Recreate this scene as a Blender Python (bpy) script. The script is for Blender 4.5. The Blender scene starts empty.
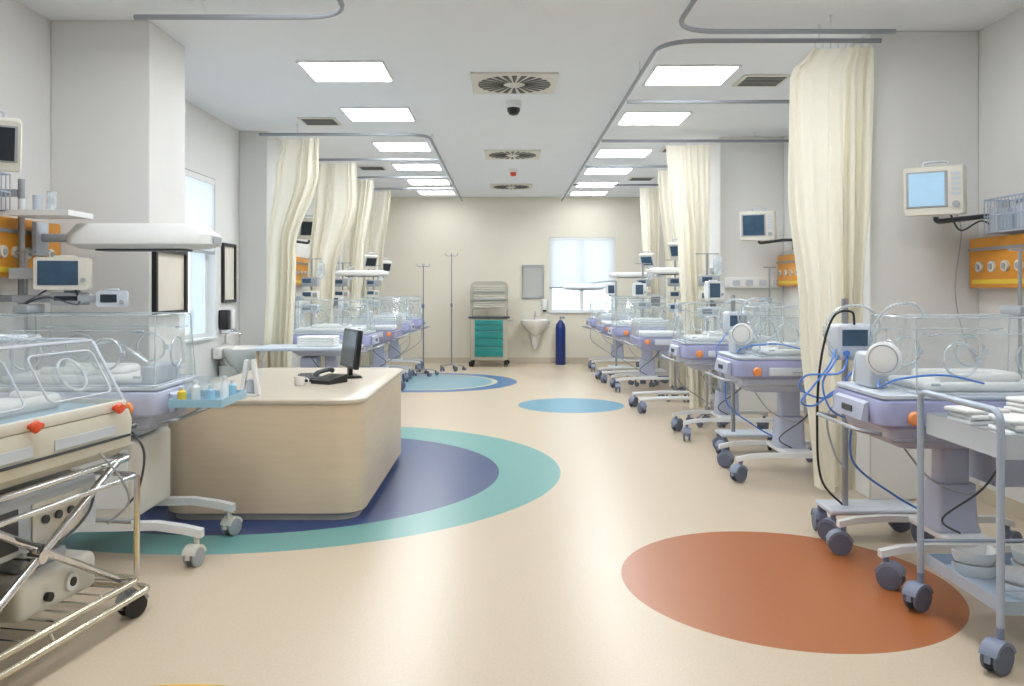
import bpy, bmesh, math, random
from mathutils import Vector, Matrix
random.seed(7)
C = bpy.context.scene.collection
pi = math.pi

# ------------------------------------------------------------------ materials
def S(r, g, b):
    f = lambda c: (c/255/12.92) if c/255 <= .04045 else ((c/255+.055)/1.055)**2.4
    return (f(r), f(g), f(b), 1)

def mat(name, col, rough=.5, metal=0, var=.05, scale=9, bump=0, coat=0, emit=0, stretch=None, detail=3):
    m = bpy.data.materials.new(name); m.use_nodes = True
    nt = m.node_tree; N = nt.nodes; L = nt.links
    p = N['Principled BSDF']
    p.inputs['Roughness'].default_value = rough
    p.inputs['Metallic'].default_value = metal
    if coat: p.inputs['Coat Weight'].default_value = coat
    tc = N.new('ShaderNodeTexCoord'); no = N.new('ShaderNodeTexNoise')
    no.inputs['Scale'].default_value = scale; no.inputs['Detail'].default_value = detail
    if stretch:
        mp = N.new('ShaderNodeMapping'); mp.inputs['Scale'].default_value = stretch
        L.new(tc.outputs['Object'], mp.inputs['Vector']); L.new(mp.outputs[0], no.inputs['Vector'])
    else:
        L.new(tc.outputs['Object'], no.inputs['Vector'])
    mx = N.new('ShaderNodeMix'); mx.data_type = 'RGBA'
    mx.inputs[6].default_value = [min(1, c*(1-var)) for c in col[:3]]+[1]
    mx.inputs[7].default_value = [min(1, c*(1+var)) for c in col[:3]]+[1]
    L.new(no.outputs[0], mx.inputs[0]); L.new(mx.outputs[2], p.inputs['Base Color'])
    if bump:
        b = N.new('ShaderNodeBump'); b.inputs['Strength'].default_value = bump; b.inputs['Distance'].default_value = .01
        L.new(no.outputs[0], b.inputs['Height']); L.new(b.outputs[0], p.inputs['Normal'])
    if emit:
        L.new(mx.outputs[2], p.inputs['Emission Color']); p.inputs['Emission Strength'].default_value = emit
    return m

def clearmat(name, tint, lo=.06, hi=.6, diff=.06, rough=.06):
    m = bpy.data.materials.new(name); m.use_nodes = True
    nt = m.node_tree; N = nt.nodes; L = nt.links
    N.remove(N['Principled BSDF']); out = N['Material Output']
    t = N.new('ShaderNodeBsdfTransparent'); t.inputs[0].default_value = tint
    g = N.new('ShaderNodeBsdfGlossy'); g.inputs['Roughness'].default_value = rough
    d = N.new('ShaderNodeBsdfDiffuse'); d.inputs[0].default_value = (.85, .9, .94, 1)
    lw = N.new('ShaderNodeLayerWeight'); lw.inputs[0].default_value = .25
    mr = N.new('ShaderNodeMapRange'); mr.inputs[3].default_value = lo; mr.inputs[4].default_value = hi
    no = N.new('ShaderNodeTexNoise'); no.inputs['Scale'].default_value = 3
    m2 = N.new('ShaderNodeMath'); m2.operation = 'MULTIPLY'; m2.inputs[1].default_value = diff*2
    L.new(no.outputs[0], m2.inputs[0])
    a = N.new('ShaderNodeMixShader'); b = N.new('ShaderNodeMixShader')
    L.new(lw.outputs['Facing'], mr.inputs[0]); L.new(mr.outputs[0], a.inputs[0])
    L.new(t.outputs[0], a.inputs[1]); L.new(g.outputs[0], a.inputs[2])
    L.new(m2.outputs[0], b.inputs[0]); L.new(a.outputs[0], b.inputs[1]); L.new(d.outputs[0], b.inputs[2])
    L.new(b.outputs[0], out.inputs[0])
    return m

def clothmat(name, col, tr=.35):
    m = mat(name, col, .85, var=.03, scale=60, bump=.05)
    nt = m.node_tree; N = nt.nodes; L = nt.links
    t = N.new('ShaderNodeBsdfTranslucent'); t.inputs[0].default_value = col
    x = N.new('ShaderNodeMixShader'); x.inputs[0].default_value = tr
    L.new(N['Principled BSDF'].outputs[0], x.inputs[1]); L.new(t.outputs[0], x.inputs[2])
    L.new(x.outputs[0], N['Material Output'].inputs[0])
    return m

M = {}
M['wall'] = mat('wall_paint', S(227, 228, 227), .7, var=.02, scale=2)
M['wallback'] = mat('wall_paint_cream', S(230, 226, 211), .7, var=.02, scale=2)
M['ceil'] = mat('ceiling_plaster', S(238, 242, 247), .8, var=.02, scale=2)
M['base'] = mat('coved_vinyl', S(206, 196, 178), .5)
M['white'] = mat('white_enamel', S(230, 233, 234), .35, var=.03)
M['offwhite'] = mat('cream_plastic', S(220, 218, 208), .4, var=.04)
M['cream'] = mat('cream_enamel', S(206, 203, 188), .45)
M['beige'] = mat('beige_grey_enamel', S(178, 176, 160), .45)
M['grey'] = mat('grey_plastic', S(165, 170, 176), .45)
M['lgrey'] = mat('pale_blue_grey_plastic', S(200, 208, 218), .4)
M['dgrey'] = mat('dark_grey_plastic', S(70, 74, 80), .45)
M['black'] = mat('black_plastic', S(22, 22, 25), .35)
M['lav'] = mat('lavender_plastic', S(162, 166, 204), .4, var=.04)
M['lavgrey'] = mat('lavender_grey_plastic', S(184, 190, 212), .4, var=.04)
M['castor'] = mat('blue_grey_castor', S(128, 138, 162), .4)
M['rubber'] = mat('grey_rubber', S(104, 112, 132), .6)
M['chrome'] = mat('polished_chrome', S(215, 215, 215), .16, 1, var=.02)
M['alu'] = mat('brushed_aluminium', S(165, 168, 174), .38, .8, var=.04)
M['bluepaint'] = mat('pale_blue_tube', S(176, 188, 206), .35, .2)
M['track'] = mat('grey_track', S(150, 154, 162), .45, .3)
M['brass'] = mat('champagne_anodised_tube', S(218, 212, 194), .2, .9, var=.04)
M['orange'] = mat('orange_panel', S(224, 152, 44), .4, var=.04)
M['oknob'] = mat('orange_knob', S(235, 150, 90), .35)
M['red'] = mat('red_orange_knob', S(226, 84, 44), .35)
M['teal'] = mat('teal_drawer', S(36, 136, 132), .4)
M['blue'] = mat('blue_hose', S(84, 140, 225), .35)
M['dblue'] = mat('blue_cylinder_paint', S(26, 50, 118), .3)
M['ceramic'] = mat('white_ceramic', S(232, 231, 226), .12, var=.01, coat=.5)
M['linen'] = mat('white_linen', S(234, 235, 234), .9, bump=.3, scale=60)
M['screen'] = mat('dark_screen', S(38, 48, 58), .12, var=.2)
M['screenlit'] = mat('lit_screen', S(160, 195, 220), .2, emit=.35, var=.15, scale=6)
M['screenteal'] = mat('dark_blue_screen', S(58, 84, 108), .18, emit=.05, var=.4, scale=14)
M['wood'] = mat('pale_maple_laminate', S(220, 200, 172), .42, var=.09, scale=3, stretch=(1, 1, 14), detail=6)
M['woodtop'] = mat('pale_maple_top', S(204, 193, 176), .32, var=.06, scale=3, stretch=(2, 14, 1), detail=6)
M['tan'] = mat('tan_laminate', S(196, 172, 136), .45)
M['mirror'] = mat('mirror_silver', S(235, 240, 240), .06, .65, var=.01)
M['notice'] = mat('notice_board', S(222, 218, 206), .6, var=.08, scale=5)
M['yellow'] = mat('yellow_plastic', S(232, 200, 60), .4)
M['traymat'] = mat('blue_tray_metal', S(176, 192, 210), .3, .15)
M['bluetub'] = mat('sky_blue_tub', S(160, 202, 224), .35)
M['blind'] = clothmat('blind_cloth', S(246, 247, 248), .62)
M['curtain'] = clothmat('cream_curtain_cloth', S(247, 244, 231), .45)
M['clear'] = clearmat('clear_acrylic', (.96, .98, .985, 1), .06, .5, .09)
M['rim'] = clearmat('acrylic_edge', (.82, .88, .92, 1), .12, .5, .32)
M['glass'] = clearmat('window_glass', (.93, .97, 1, 1), .03, .5, .02)
M['tube'] = clearmat('translucent_tube', (.88, .92, .95, 1), .08, .4, .36)
M['lamp'] = mat('light_panel_diffuser', (.97, .985, 1, 1), .5, emit=22, var=.0)
M['lampdim'] = mat('dimmed_light_panel', (.97, .985, 1, 1), .5, emit=8, var=.0)

def floor_mat():
    m = bpy.data.materials.new('vinyl_floor'); m.use_nodes = True
    nt = m.node_tree; N = nt.nodes; L = nt.links; p = N['Principled BSDF']
    tc = N.new('ShaderNodeTexCoord')
    n1 = N.new('ShaderNodeTexNoise'); n1.inputs['Scale'].default_value = 90; n1.inputs['Detail'].default_value = 4
    L.new(tc.outputs['Object'], n1.inputs['Vector'])
    mx = N.new('ShaderNodeMix'); mx.data_type = 'RGBA'
    mx.inputs[6].default_value = S(194, 177, 153); mx.inputs[7].default_value = S(216, 202, 181)
    L.new(n1.outputs[0], mx.inputs[0])
    cur = mx.outputs[2]
    sp = N.new('ShaderNodeSeparateXYZ'); L.new(tc.outputs['Object'], sp.inputs[0])
    cb = N.new('ShaderNodeCombineXYZ'); L.new(sp.outputs[0], cb.inputs[0]); L.new(sp.outputs[1], cb.inputs[1])
    mott = N.new('ShaderNodeMapRange'); mott.inputs[3].default_value = .88; mott.inputs[4].default_value = 1.12
    L.new(n1.outputs[0], mott.inputs[0])
    circles = [(-1.7, 6.57, 2.11, 2.11, S(110, 165, 162)), (-1.7, 6.45, 1.64, 1.64, S(56, 74, 122)),
               (1.325, 4.07, .77, .82, S(172, 104, 60)), (.765, 10.16, .63, .64, S(100, 156, 180)),
               (-1.15, 12.7, 1.30, 1.30, S(84, 120, 166)), (-1.2, 12.7, 1.06, 1.06, S(212, 200, 176)),
               (-1.22, 12.7, 1.0, 1.0, S(132, 170, 184)), (-1.12, 2.22, .785, .785, S(222, 184, 70))]
    for cx, cy, rx, ry, col in circles:
        sb = N.new('ShaderNodeVectorMath'); sb.operation = 'SUBTRACT'; sb.inputs[1].default_value = (cx, cy, 0)
        L.new(cb.outputs[0], sb.inputs[0])
        ml_ = N.new('ShaderNodeVectorMath'); ml_.operation = 'MULTIPLY'; ml_.inputs[1].default_value = (1/rx, 1/ry, 1)
        L.new(sb.outputs[0], ml_.inputs[0])
        d = N.new('ShaderNodeVectorMath'); d.operation = 'LENGTH'
        L.new(ml_.outputs[0], d.inputs[0])
        lt = N.new('ShaderNodeMath'); lt.operation = 'LESS_THAN'; lt.inputs[1].default_value = 1.0
        L.new(d.outputs['Value'], lt.inputs[0])
        sc = N.new('ShaderNodeVectorMath'); sc.operation = 'SCALE'; sc.inputs[0].default_value = col[:3]
        L.new(mott.outputs[0], sc.inputs['Scale'])
        k = N.new('ShaderNodeMix'); k.data_type = 'RGBA'
        L.new(lt.outputs[0], k.inputs[0]); L.new(cur, k.inputs[6]); L.new(sc.outputs[0], k.inputs[7])
        cur = k.outputs[2]
    L.new(cur, p.inputs['Base Color'])
    p.inputs['Roughness'].default_value = .31
    p.inputs['Specular IOR Level'].default_value = .45
    return m
M['floor'] = floor_mat()

# ------------------------------------------------------------------ geometry kit
class G:
    def __init__(s): s.bm = bmesh.new()
    def box(s, x0, x1, y0, y1, z0, z1, bev=0, seg=2, T=None):
        x0, x1 = sorted((x0, x1)); y0, y1 = sorted((y0, y1)); z0, z1 = sorted((z0, z1))
        m = Matrix.Translation(((x0+x1)/2, (y0+y1)/2, (z0+z1)/2)) @ Matrix.Diagonal((x1-x0, y1-y0, z1-z0, 1))
        if T: m = T @ m
        r = bmesh.ops.create_cube(s.bm, size=1, matrix=m)
        if bev:
            e = list({e for v in r['verts'] for e in v.link_edges})
            b = min(bev, .45*min(x1-x0, y1-y0, z1-z0))
            bmesh.ops.bevel(s.bm, geom=e, offset=b, segments=seg, affect='EDGES', profile=.5)
        return s
    def cyl(s, p0, p1, r0, r1=None, seg=18):
        p0 = Vector(p0); p1 = Vector(p1); d = p1-p0
        q = d.to_track_quat('Z', 'Y').to_matrix().to_4x4()
        bmesh.ops.create_cone(s.bm, cap_ends=True, segments=seg, radius1=r0, radius2=r0 if r1 is None else r1,
                              depth=d.length, matrix=Matrix.Translation((p0+p1)/2) @ q)
        return s
    def loft(s, rings, caps=True, closed=True):
        vs = [[s.bm.verts.new(p) for p in r] for r in rings]
        n = len(vs[0])
        for a, b in zip(vs, vs[1:]):
            for i in range(n if closed else n-1):
                j = (i+1) % n
                s.bm.faces.new((a[i], a[j], b[j], b[i]))
        if caps:
            s.bm.faces.new(vs[0][::-1]); s.bm.faces.new(vs[-1])
        return s
    def sweep(s, pts, r, seg=8, closed=False, caps=True):
        pts = [Vector(p) for p in pts]; n = len(pts)
        rs = r if isinstance(r, (list, tuple)) else [r]*n
        rings = []; nrm = None
        for i, p in enumerate(pts):
            if closed: t = pts[(i+1) % n]-pts[i-1]
            else: t = pts[min(i+1, n-1)]-pts[max(i-1, 0)]
            t.normalize()
            if nrm is None: nrm = t.orthogonal().normalized()
            else:
                nrm = nrm-t*nrm.dot(t)
                nrm = nrm.normalized() if nrm.length > 1e-5 else t.orthogonal().normalized()
            bn = t.cross(nrm)
            rings.append([p+(nrm*math.cos(2*pi*k/seg)+bn*math.sin(2*pi*k/seg))*rs[i] for k in range(seg)])
        if closed:
            vs = [[s.bm.verts.new(p) for p in q] for q in rings]; vs.append(vs[0])
            for a, b in zip(vs, vs[1:]):
                for i in range(seg):
                    j = (i+1) % seg; s.bm.faces.new((a[i], a[j], b[j], b[i]))
        else: s.loft(rings, caps)
        return s
    def ring(s, c, u, v, R, r, n=24, seg=8):
        c = Vector(c); u = Vector(u).normalized(); v = Vector(v).normalized()
        return s.sweep([c+u*R*math.cos(2*pi*i/n)+v*R*math.sin(2*pi*i/n) for i in range(n)], r, seg, True)
    def lathe(s, prof, c=(0, 0, 0), seg=24, R=None, sx=1, sy=1):
        R = R or Matrix.Identity(4); rings = []
        for r, z in prof:
            rings.append([Vector(c)+(R @ Vector((max(r, .0004)*math.cos(2*pi*k/seg)*sx, max(r, .0004)*math.sin(2*pi*k/seg)*sy, z))) for k in range(seg)])
        return s.loft(rings)
    def prism(s, poly, axis, d0, d1):
        def P(a, b, d): return {'x': (d, a, b), 'y': (a, d, b), 'z': (a, b, d)}[axis]
        return s.loft([[Vector(P(a, b, d0)) for a, b in poly], [Vector(P(a, b, d1)) for a, b in poly]])
    def tray(s, x0, x1, y0, y1, z0, z1, t=.006):
        s.box(x0, x1, y0, y1, z0, z0+t)
        s.box(x0, x0+t, y0, y1, z0+t, z1); s.box(x1-t, x1, y0, y1, z0+t, z1)
        s.box(x0+t, x1-t, y0, y0+t, z0+t, z1); s.box(x0+t, x1-t, y1-t, y1, z0+t, z1)
        return s
    def mesh(s, name, ang=38):
        bmesh.ops.recalc_face_normals(s.bm, faces=s.bm.faces)
        me = bpy.data.meshes.new(name); s.bm.to_mesh(me); s.bm.free()
        me.polygons.foreach_set('use_smooth', [True]*len(me.polygons))
        try: me.set_sharp_from_angle(angle=math.radians(ang))
        except Exception: pass
        return me
    def obj(s, name, m, parent=None, loc=(0, 0, 0), rot=(0, 0, 0), label=None):
        me = s.mesh(name); me.materials.append(M[m])
        return link(name, me, parent, loc, rot, label)

def link(name, me, parent=None, loc=(0, 0, 0), rot=(0, 0, 0), label=None):
    o = bpy.data.objects.new(name, me); C.objects.link(o)
    o.location = loc; o.rotation_euler = rot
    if parent: o.parent = parent
    if label: o['label'] = label
    return o

def thing(name, label, cat, loc, rz=0, group=None):
    o = link(name, None, None, loc, (0, 0, rz)); o.empty_display_size = .1
    o['label'] = label; o['category'] = cat
    if group: o['group'] = group
    return o
def tag(o, label, cat, group=None):
    o['label'] = label; o['category'] = cat
    if group: o['group'] = group
    return o
def struct(o, label=None):
    o['kind'] = 'structure'
    if label: o['label'] = label
    o['category'] = 'room structure'
    return o
def dup(o, parent=None, loc=None, rz=None, label=None):
    c = o.copy(); C.objects.link(c)
    if parent: c.parent = parent
    if loc: c.location = loc
    if rz is not None: c.rotation_euler = (0, 0, rz)
    if label: c['label'] = label
    for ch in list(o.children): dup(ch, c)
    return c

def rr(hx, hy, r, z, n=4, cx=0, cy=0):
    out = []
    for qx, qy, a0 in ((1, 1, 0), (-1, 1, pi/2), (-1, -1, pi), (1, -1, 3*pi/2)):
        for k in range(n+1):
            a = a0+pi/2*k/n
            out.append(Vector((cx+qx*(hx-r)+r*math.cos(a), cy+qy*(hy-r)+r*math.sin(a), z)))
    return out
def fil(pts, rad=.05, n=5):
    pts = [Vector(p) for p in pts]; out = [pts[0]]
    for a, b, c in zip(pts, pts[1:], pts[2:]):
        d1 = (a-b); d2 = (c-b); r1 = min(rad, d1.length*.48); r2 = min(rad, d2.length*.48)
        p = b+d1.normalized()*r1; q = b+d2.normalized()*r2
        for k in range(n+1):
            t = k/n; out.append(p*(1-t)**2+b*2*t*(1-t)+q*t*t)
    out.append(pts[-1]); return out
def spline(pts, n=8):
    pts = [Vector(p) for p in pts]; P = [pts[0]]+pts+[pts[-1]]; out = []
    for i in range(1, len(P)-2):
        for k in range(n):
            t = k/n; a, b, c, d = P[i-1:i+3]
            out.append(.5*((2*b)+(c-a)*t+(2*a-5*b+4*c-d)*t*t+(3*b-a-3*c+d)*t**3))
    out.append(pts[-1]); return out
def corr(r, pts, r0=.009, mt='tube', name='hose', lab='pale corrugated breathing hose'):
    p = spline(pts, 14)
    return G().sweep(p, [r0+.003*(i % 2) for i in range(len(p))], 8).obj(name, mt, r, label=lab)

# ------------------------------------------------------------------ room
WL, WR, H, D, BK = -2.9, 3.12, 3.1, 15.9, -2.2
struct(G().box(WL-.3, WR+.3, BK-.2, D+.3, -.12, 0).obj('floor', 'floor'), 'beige vinyl floor with inlaid coloured circles')
struct(G().box(WL-.3, WR+.3, BK-.2, D+.3, H, H+.15).obj('ceiling', 'ceil'), 'plain off-white ceiling')
g = G(); y0, y1, z0, z1 = 6.45, 8.45, .9, 2.48
g.box(WL-.25, WL, BK, y0, 0, H).box(WL-.25, WL, y1, D, 0, H).box(WL-.25, WL, y0, y1, 0, z0).box(WL-.25, WL, y0, y1, z1, H)
struct(g.obj('wall_left', 'wall'), 'pale grey painted wall with window opening')
struct(G().box(WR, WR+.25, BK, D, 0, H).obj('wall_right', 'wall'), 'pale grey painted wall')
struct(G().box(WL-.25, WR+.25, BK-.2, BK, 0, H).obj('wall_rear', 'wall'), 'pale grey painted wall')
g = G(); a0, a1, b0, b1 = .79, 2.02, .93, 2.35
g.box(WL-.25, a0, D, D+.25, 0, H).box(a1, WR+.25, D, D+.25, 0, H).box(a0, a1, D, D+.25, 0, b0).box(a0, a1, D, D+.25, b1, H)
struct(g.obj('wall_back', 'wallback'), 'cream painted end wall with window opening')
k = 1
for (x0, x1, ya, yb) in ((WL, -2.27, 5.4, 6.0), (WL, -2.6, 9.2, 9.8), (WL, -2.55, 13.0, 13.6), (2.4, WR, 5.62, 6.2), (2.4, WR, 9.57, 10.15), (2.4, WR, 13.5, 14.1)):
    struct(G().box(x0, x1, ya, yb, 0, H, .006, 1).obj('trim_%d' % k, 'wall'), 'square painted wall pillar'); k += 1
bs = lambda n, *a: struct(G().box(*a).obj(n, 'base'), 'low beige vinyl skirting')
bs('baseboard_back', WL, WR, D-.012, D-.001, .001, .1)
bs('baseboard_left', WL+.001, WL+.012, BK, D-.013, .001, .1)
bs('baseboard_right', WR-.012, WR-.001, BK, D-.013, .001, .1)
def window(n, ax, p, u0, u1, z0, z1, sg):
    root = thing('window_%d' % n, 'white framed window letting in daylight', 'window', (0, 0, 0)); root['kind'] = 'structure'
    def bx(g, ua, ub, za, zb, d0, d1):
        if ax == 'y': g.box(ua, ub, p+sg*d0, p+sg*d1, za, zb)
        else: g.box(p+sg*d0, p+sg*d1, ua, ub, za, zb)
    g = G(); t = .06
    bx(g, u0, u0+t, z0, z1, .08, .14); bx(g, u1-t, u1, z0, z1, .08, .14); bx(g, u0+t, u1-t, z0, z0+t, .08, .14); bx(g, u0+t, u1-t, z1-t, z1, .08, .14)
    um = (u0+u1)/2; bx(g, um-.035, um+.035, z0+t, z1-t, .085, .135)
    g.obj('frame', 'white', root)
    g = G(); bx(g, u0+t, um-.035, z0+t, z1-t, .105, .111); bx(g, um+.035, u1-t, z0+t, z1-t, .105, .111); g.obj('glass', 'glass', root)
    g = G(); bx(g, u0+.002, u1-.002, z0+.002, z0+.022, -.03, .075); g.obj('sill', 'white', root)
window(1, 'x', WL, 6.45, 8.45, .9, 2.48, -1)
window(2, 'y', D, .79, 2.02, .93, 2.35, 1)
def blind(ax, p, u0, u1, z0, z1, sg, lab):
    r = thing('roller_blind', lab, 'blind', (0, 0, 0))
    def bx(g, ua, ub, za, zb, d0, d1):
        if ax == 'y': g.box(ua, ub, p+sg*d0, p+sg*d1, za, zb)
        else: g.box(p+sg*d0, p+sg*d1, ua, ub, za, zb)
    g = G(); bx(g, u0+.005, u1-.005, z0, z1-.05, .010, .013); g.obj('blind_cloth', 'blind', r)
    g = G(); bx(g, u0+.005, u1-.005, z1-.06, z1-.005, .002, .05); g.obj('cassette', 'white', r)
    g = G(); bx(g, u0+.005, u1-.005, z0-.03, z0, .003, .022); g.obj('bottom_bar', 'grey', r)
blind('x', WL, 6.45, 8.45, 1.76, 2.48, -1, 'white roller blind half lowered over side window')
blind('y', D, .79, 2.02, 1.42, 2.35, 1, 'white roller blind half lowered over end window')

def light(mt='lamp', loc=(-1.25, 6.66, H)):
    r = thing('ceiling_light', 'square white recessed ceiling light panel switched on', 'ceiling light', loc, 0, 'square ceiling light panels')
    g = G(); a, t = .33, .02
    g.box(-a, a, -a+.02, -a+t+.02, -.012, -.001).box(-a, a, a-t-.02, a-.02, -.012, -.001).box(-a, -a+t, -a+.04, a-.04, -.012, -.001).box(a-t, a, -a+.04, a-.04, -.012, -.001)
    g.obj('frame', 'white', r); G().box(-.309, .309, -.289, .289, -.009, -.002).obj('diffuser', mt, r)
    return r
m0 = light()
for y in (8.3, 10.2, 11.9, 13.6, 4.4, 2.6): dup(m0, None, (-1.25, y, H))
for y in (6.78, 8.5, 10.7, 12.3, 13.9, 4.4, 2.6): dup(m0, None, (1.46, y, H))
m1 = light('lampdim', (-1.25, 15.1, H)); dup(m1, None, (1.46, 15.2, H)); dup(m1, None, (-1.25, .6, H)); dup(m1, None, (1.46, .6, H))

def diffuser(x, y, sc=1):
    r = thing('air_diffuser', 'square off-white ceiling vent with radial dark slots', 'air vent', (x, y, H), 0, 'radial ceiling vents')
    G().box(-.35, .35, -.35, .35, -.014, 0, .004, 1).obj('plate', 'offwhite', r)
    g = G()
    for i in range(24):
        a = 2*pi*i/24
        g.prism([(x_*math.cos(a)-y_*math.sin(a), x_*math.sin(a)+y_*math.cos(a)) for x_, y_ in ((.09, -.006), (.30, -.022), (.30, .022), (.09, .006))], 'z', -.018, -.0145)
    g.obj('slot', 'black', r)['kind'] = 'stuff'
    G().lathe([(.001, -.03), (.05, -.03), (.07, -.0145)], seg=20).obj('hub', 'offwhite', r)
    return r
d0 = diffuser(.06, 7.05)
dup(d0, None, (.07, 10.8, H)); dup(d0, None, (.07, 14.2, H))
def grille(x, y):
    r = thing('slot_vent', 'small rectangular ceiling vent with dark louvres', 'air vent', (x, y, H), 0, 'slotted ceiling vents')
    G().box(-.19, .19, -.19, .19, -.012, 0, .003, 1).obj('plate', 'offwhite', r)
    g = G()
    for i in range(7): g.box(-.16, .16, -.15+i*.045, -.13+i*.045, -.016, -.0125)
    g.obj('louvre', 'dgrey', r); return r
g0 = grille(2.08, 6.95)
for p in ((-1.9, 8.65), (2.08, 10.4), (-1.9, 12.0), (2.08, 13.2)): dup(g0, None, (p[0], p[1], H))
r = thing('dome_camera', 'small dark dome security camera on the ceiling', 'security camera', (.06, 7.75, H))
G().lathe([(.075, 0), (.075, -.05), (.06, -.06)], seg=24).obj('mount', 'white', r)
G().lathe([(.06, -.062), (.058, -.09), (.04, -.118), (.001, -.13)], seg=24).obj('dome', 'black', r)
r = thing('smoke_detector', 'white smoke detector with red lamp on ceiling', 'smoke detector', (.09, 12.2, H))
G().lathe([(.06, 0), (.06, -.03), (.045, -.04)], seg=20).obj('base', 'white', r)
G().lathe([(.045, -.042), (.04, -.09), (.001, -.1)], seg=20).obj('beacon', 'red', r)

RZ = 3.0
def track(pts, lab):
    r = thing('curtain_track', lab, 'curtain rail', (0, 0, 0), 0, 'grey ceiling curtain tracks')
    ps = fil(pts, .28, 8)
    G().sweep(ps, .016, 8).obj('rail', 'track', r)
    acc = .4
    for a, b in zip(ps, ps[1:]):
        L = (b-a).length; t = 0
        while acc < L-t:
            t += acc; p = a+(b-a)*(t/L)
            G().cyl((p.x, p.y, RZ+.012), (p.x, p.y, H), .006, None, 8).cyl((p.x, p.y, H-.006), (p.x, p.y, H), .014, None, 10).obj('ceiling_bracket', 'white', r)
            acc = 1.8
        acc -= (L-t)
    return r
lab = 'grey metal curtain track hung below the ceiling'
track([(-2.2, 5.02, RZ), (-.93, 5.02, RZ), (-.93, .5, RZ)], lab)
track([(2.42, 5.30, RZ), (1.04, 5.30, RZ), (1.04, .5, RZ)], lab)
track([(2.42, 5.5, RZ), (1.0, 5.5, RZ), (1.0, 15.6, RZ)], lab)
track([(WL+.32, 8.85, RZ), (-.82, 8.85, RZ), (-.82, 15.6, RZ)], lab)
for y in (7.3, 9.25, 11.2, 13.2): track([(3.1, y, RZ), (1.03, y, RZ)], lab)
for y in (10.6, 12.3, 13.7): track([(WL+.02, y, RZ), (-.86, y, RZ)], lab)

def curtain(y, lv, folds, lab, amp=.05, zb=.1):
    r = thing('curtain', lab, 'curtain', (0, 0, 0), 0, 'cream hospital bay curtains')
    zt = RZ-.045; n = folds*10; rows = 44
    vals = []
    ph = random.random()*6
    for j in range(rows+1):
        v = j/rows
        for (va, xa, xb), (vc, xc, xd) in zip(lv, lv[1:]):
            if va <= v <= vc+1e-6:
                t = (v-va)/(vc-va); t = t*t*(3-2*t); A = xa+(xc-xa)*t; B = xb+(xd-xb)*t
        row = []
        for i in range(n+1):
            u = i/n
            w = u+.06*math.sin(5*u+ph)+.035*math.sin(13*u+2*ph)
            a = amp*(.3+.5*min(1, v*1.4))*(1+.7*math.sin(7*u+ph+1.2*v))
            f = 2*pi*folds*w+1.4*math.sin(1.8*v+ph+5*u)
            yy = y+a*math.sin(f)+.18*a*math.sin(2.3*f+v*2)+.03*math.sin(6*u+3*v)
            xx = A+(B-A)*(u+.03*math.sin(f*.5+v*3))
            row.append(Vector((xx, yy, zt+(zb-zt)*v+(.015*math.sin(9*u+ph) if j == rows else 0))))
        vals.append(row)
    g = G(); g.loft(vals, False, False); o = g.mesh('curtain_cloth', 170); o.materials.append(M['curtain']); link('curtain_cloth', o, r)
    x0, x1 = lv[0][1], lv[0][2]
    for i in range(8):
        x = x0+(x1-x0)*(i+.5)/8
        G().cyl((x, y, zt), (x, y, RZ-.018), .005, None, 6).obj('curtain_hook', 'white', r)
cl = 'cream curtain gathered to one side of the bay'
curtain(5.5, [(0, 1.97, 2.37), (.06, 1.82, 2.37), (.3, 1.82, 2.36), (.6, 1.91, 2.31), (1, 2.0, 2.26)], 8, 'long cream curtain gathered beside the pillar', .055)
curtain(7.3, [(0, 2.62, 3.05), (1, 2.75, 3.05)], 6, cl)
curtain(9.25, [(0, 1.74, 2.24), (.4, 1.86, 2.22), (1, 1.98, 2.22)], 7, cl)
curtain(11.2, [(0, 1.98, 2.36), (.5, 2.1, 2.4), (1, 2.15, 2.36)], 6, cl)
curtain(13.2, [(0, 2.06, 2.38), (.5, 2.12, 2.36), (1, 2.16, 2.34)], 6, cl)
curtain(8.85, [(0, -2.36, -1.95), (.12, -2.44, -1.95), (.4, -2.52, -2.2), (1, -2.57, -2.27)], 7, cl, .055)
curtain(10.6, [(0, -2.38, -1.88), (.15, -2.42, -1.86), (.5, -2.48, -2.15), (1, -2.52, -2.28)], 7, cl)
curtain(12.3, [(0, -2.36, -1.93), (.4, -2.4, -2.08), (1, -2.5, -2.25)], 6, cl)
curtain(13.7, [(0, -2.3, -1.86), (.4, -2.34, -2.0), (1, -2.4, -2.15)], 6, cl)

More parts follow.
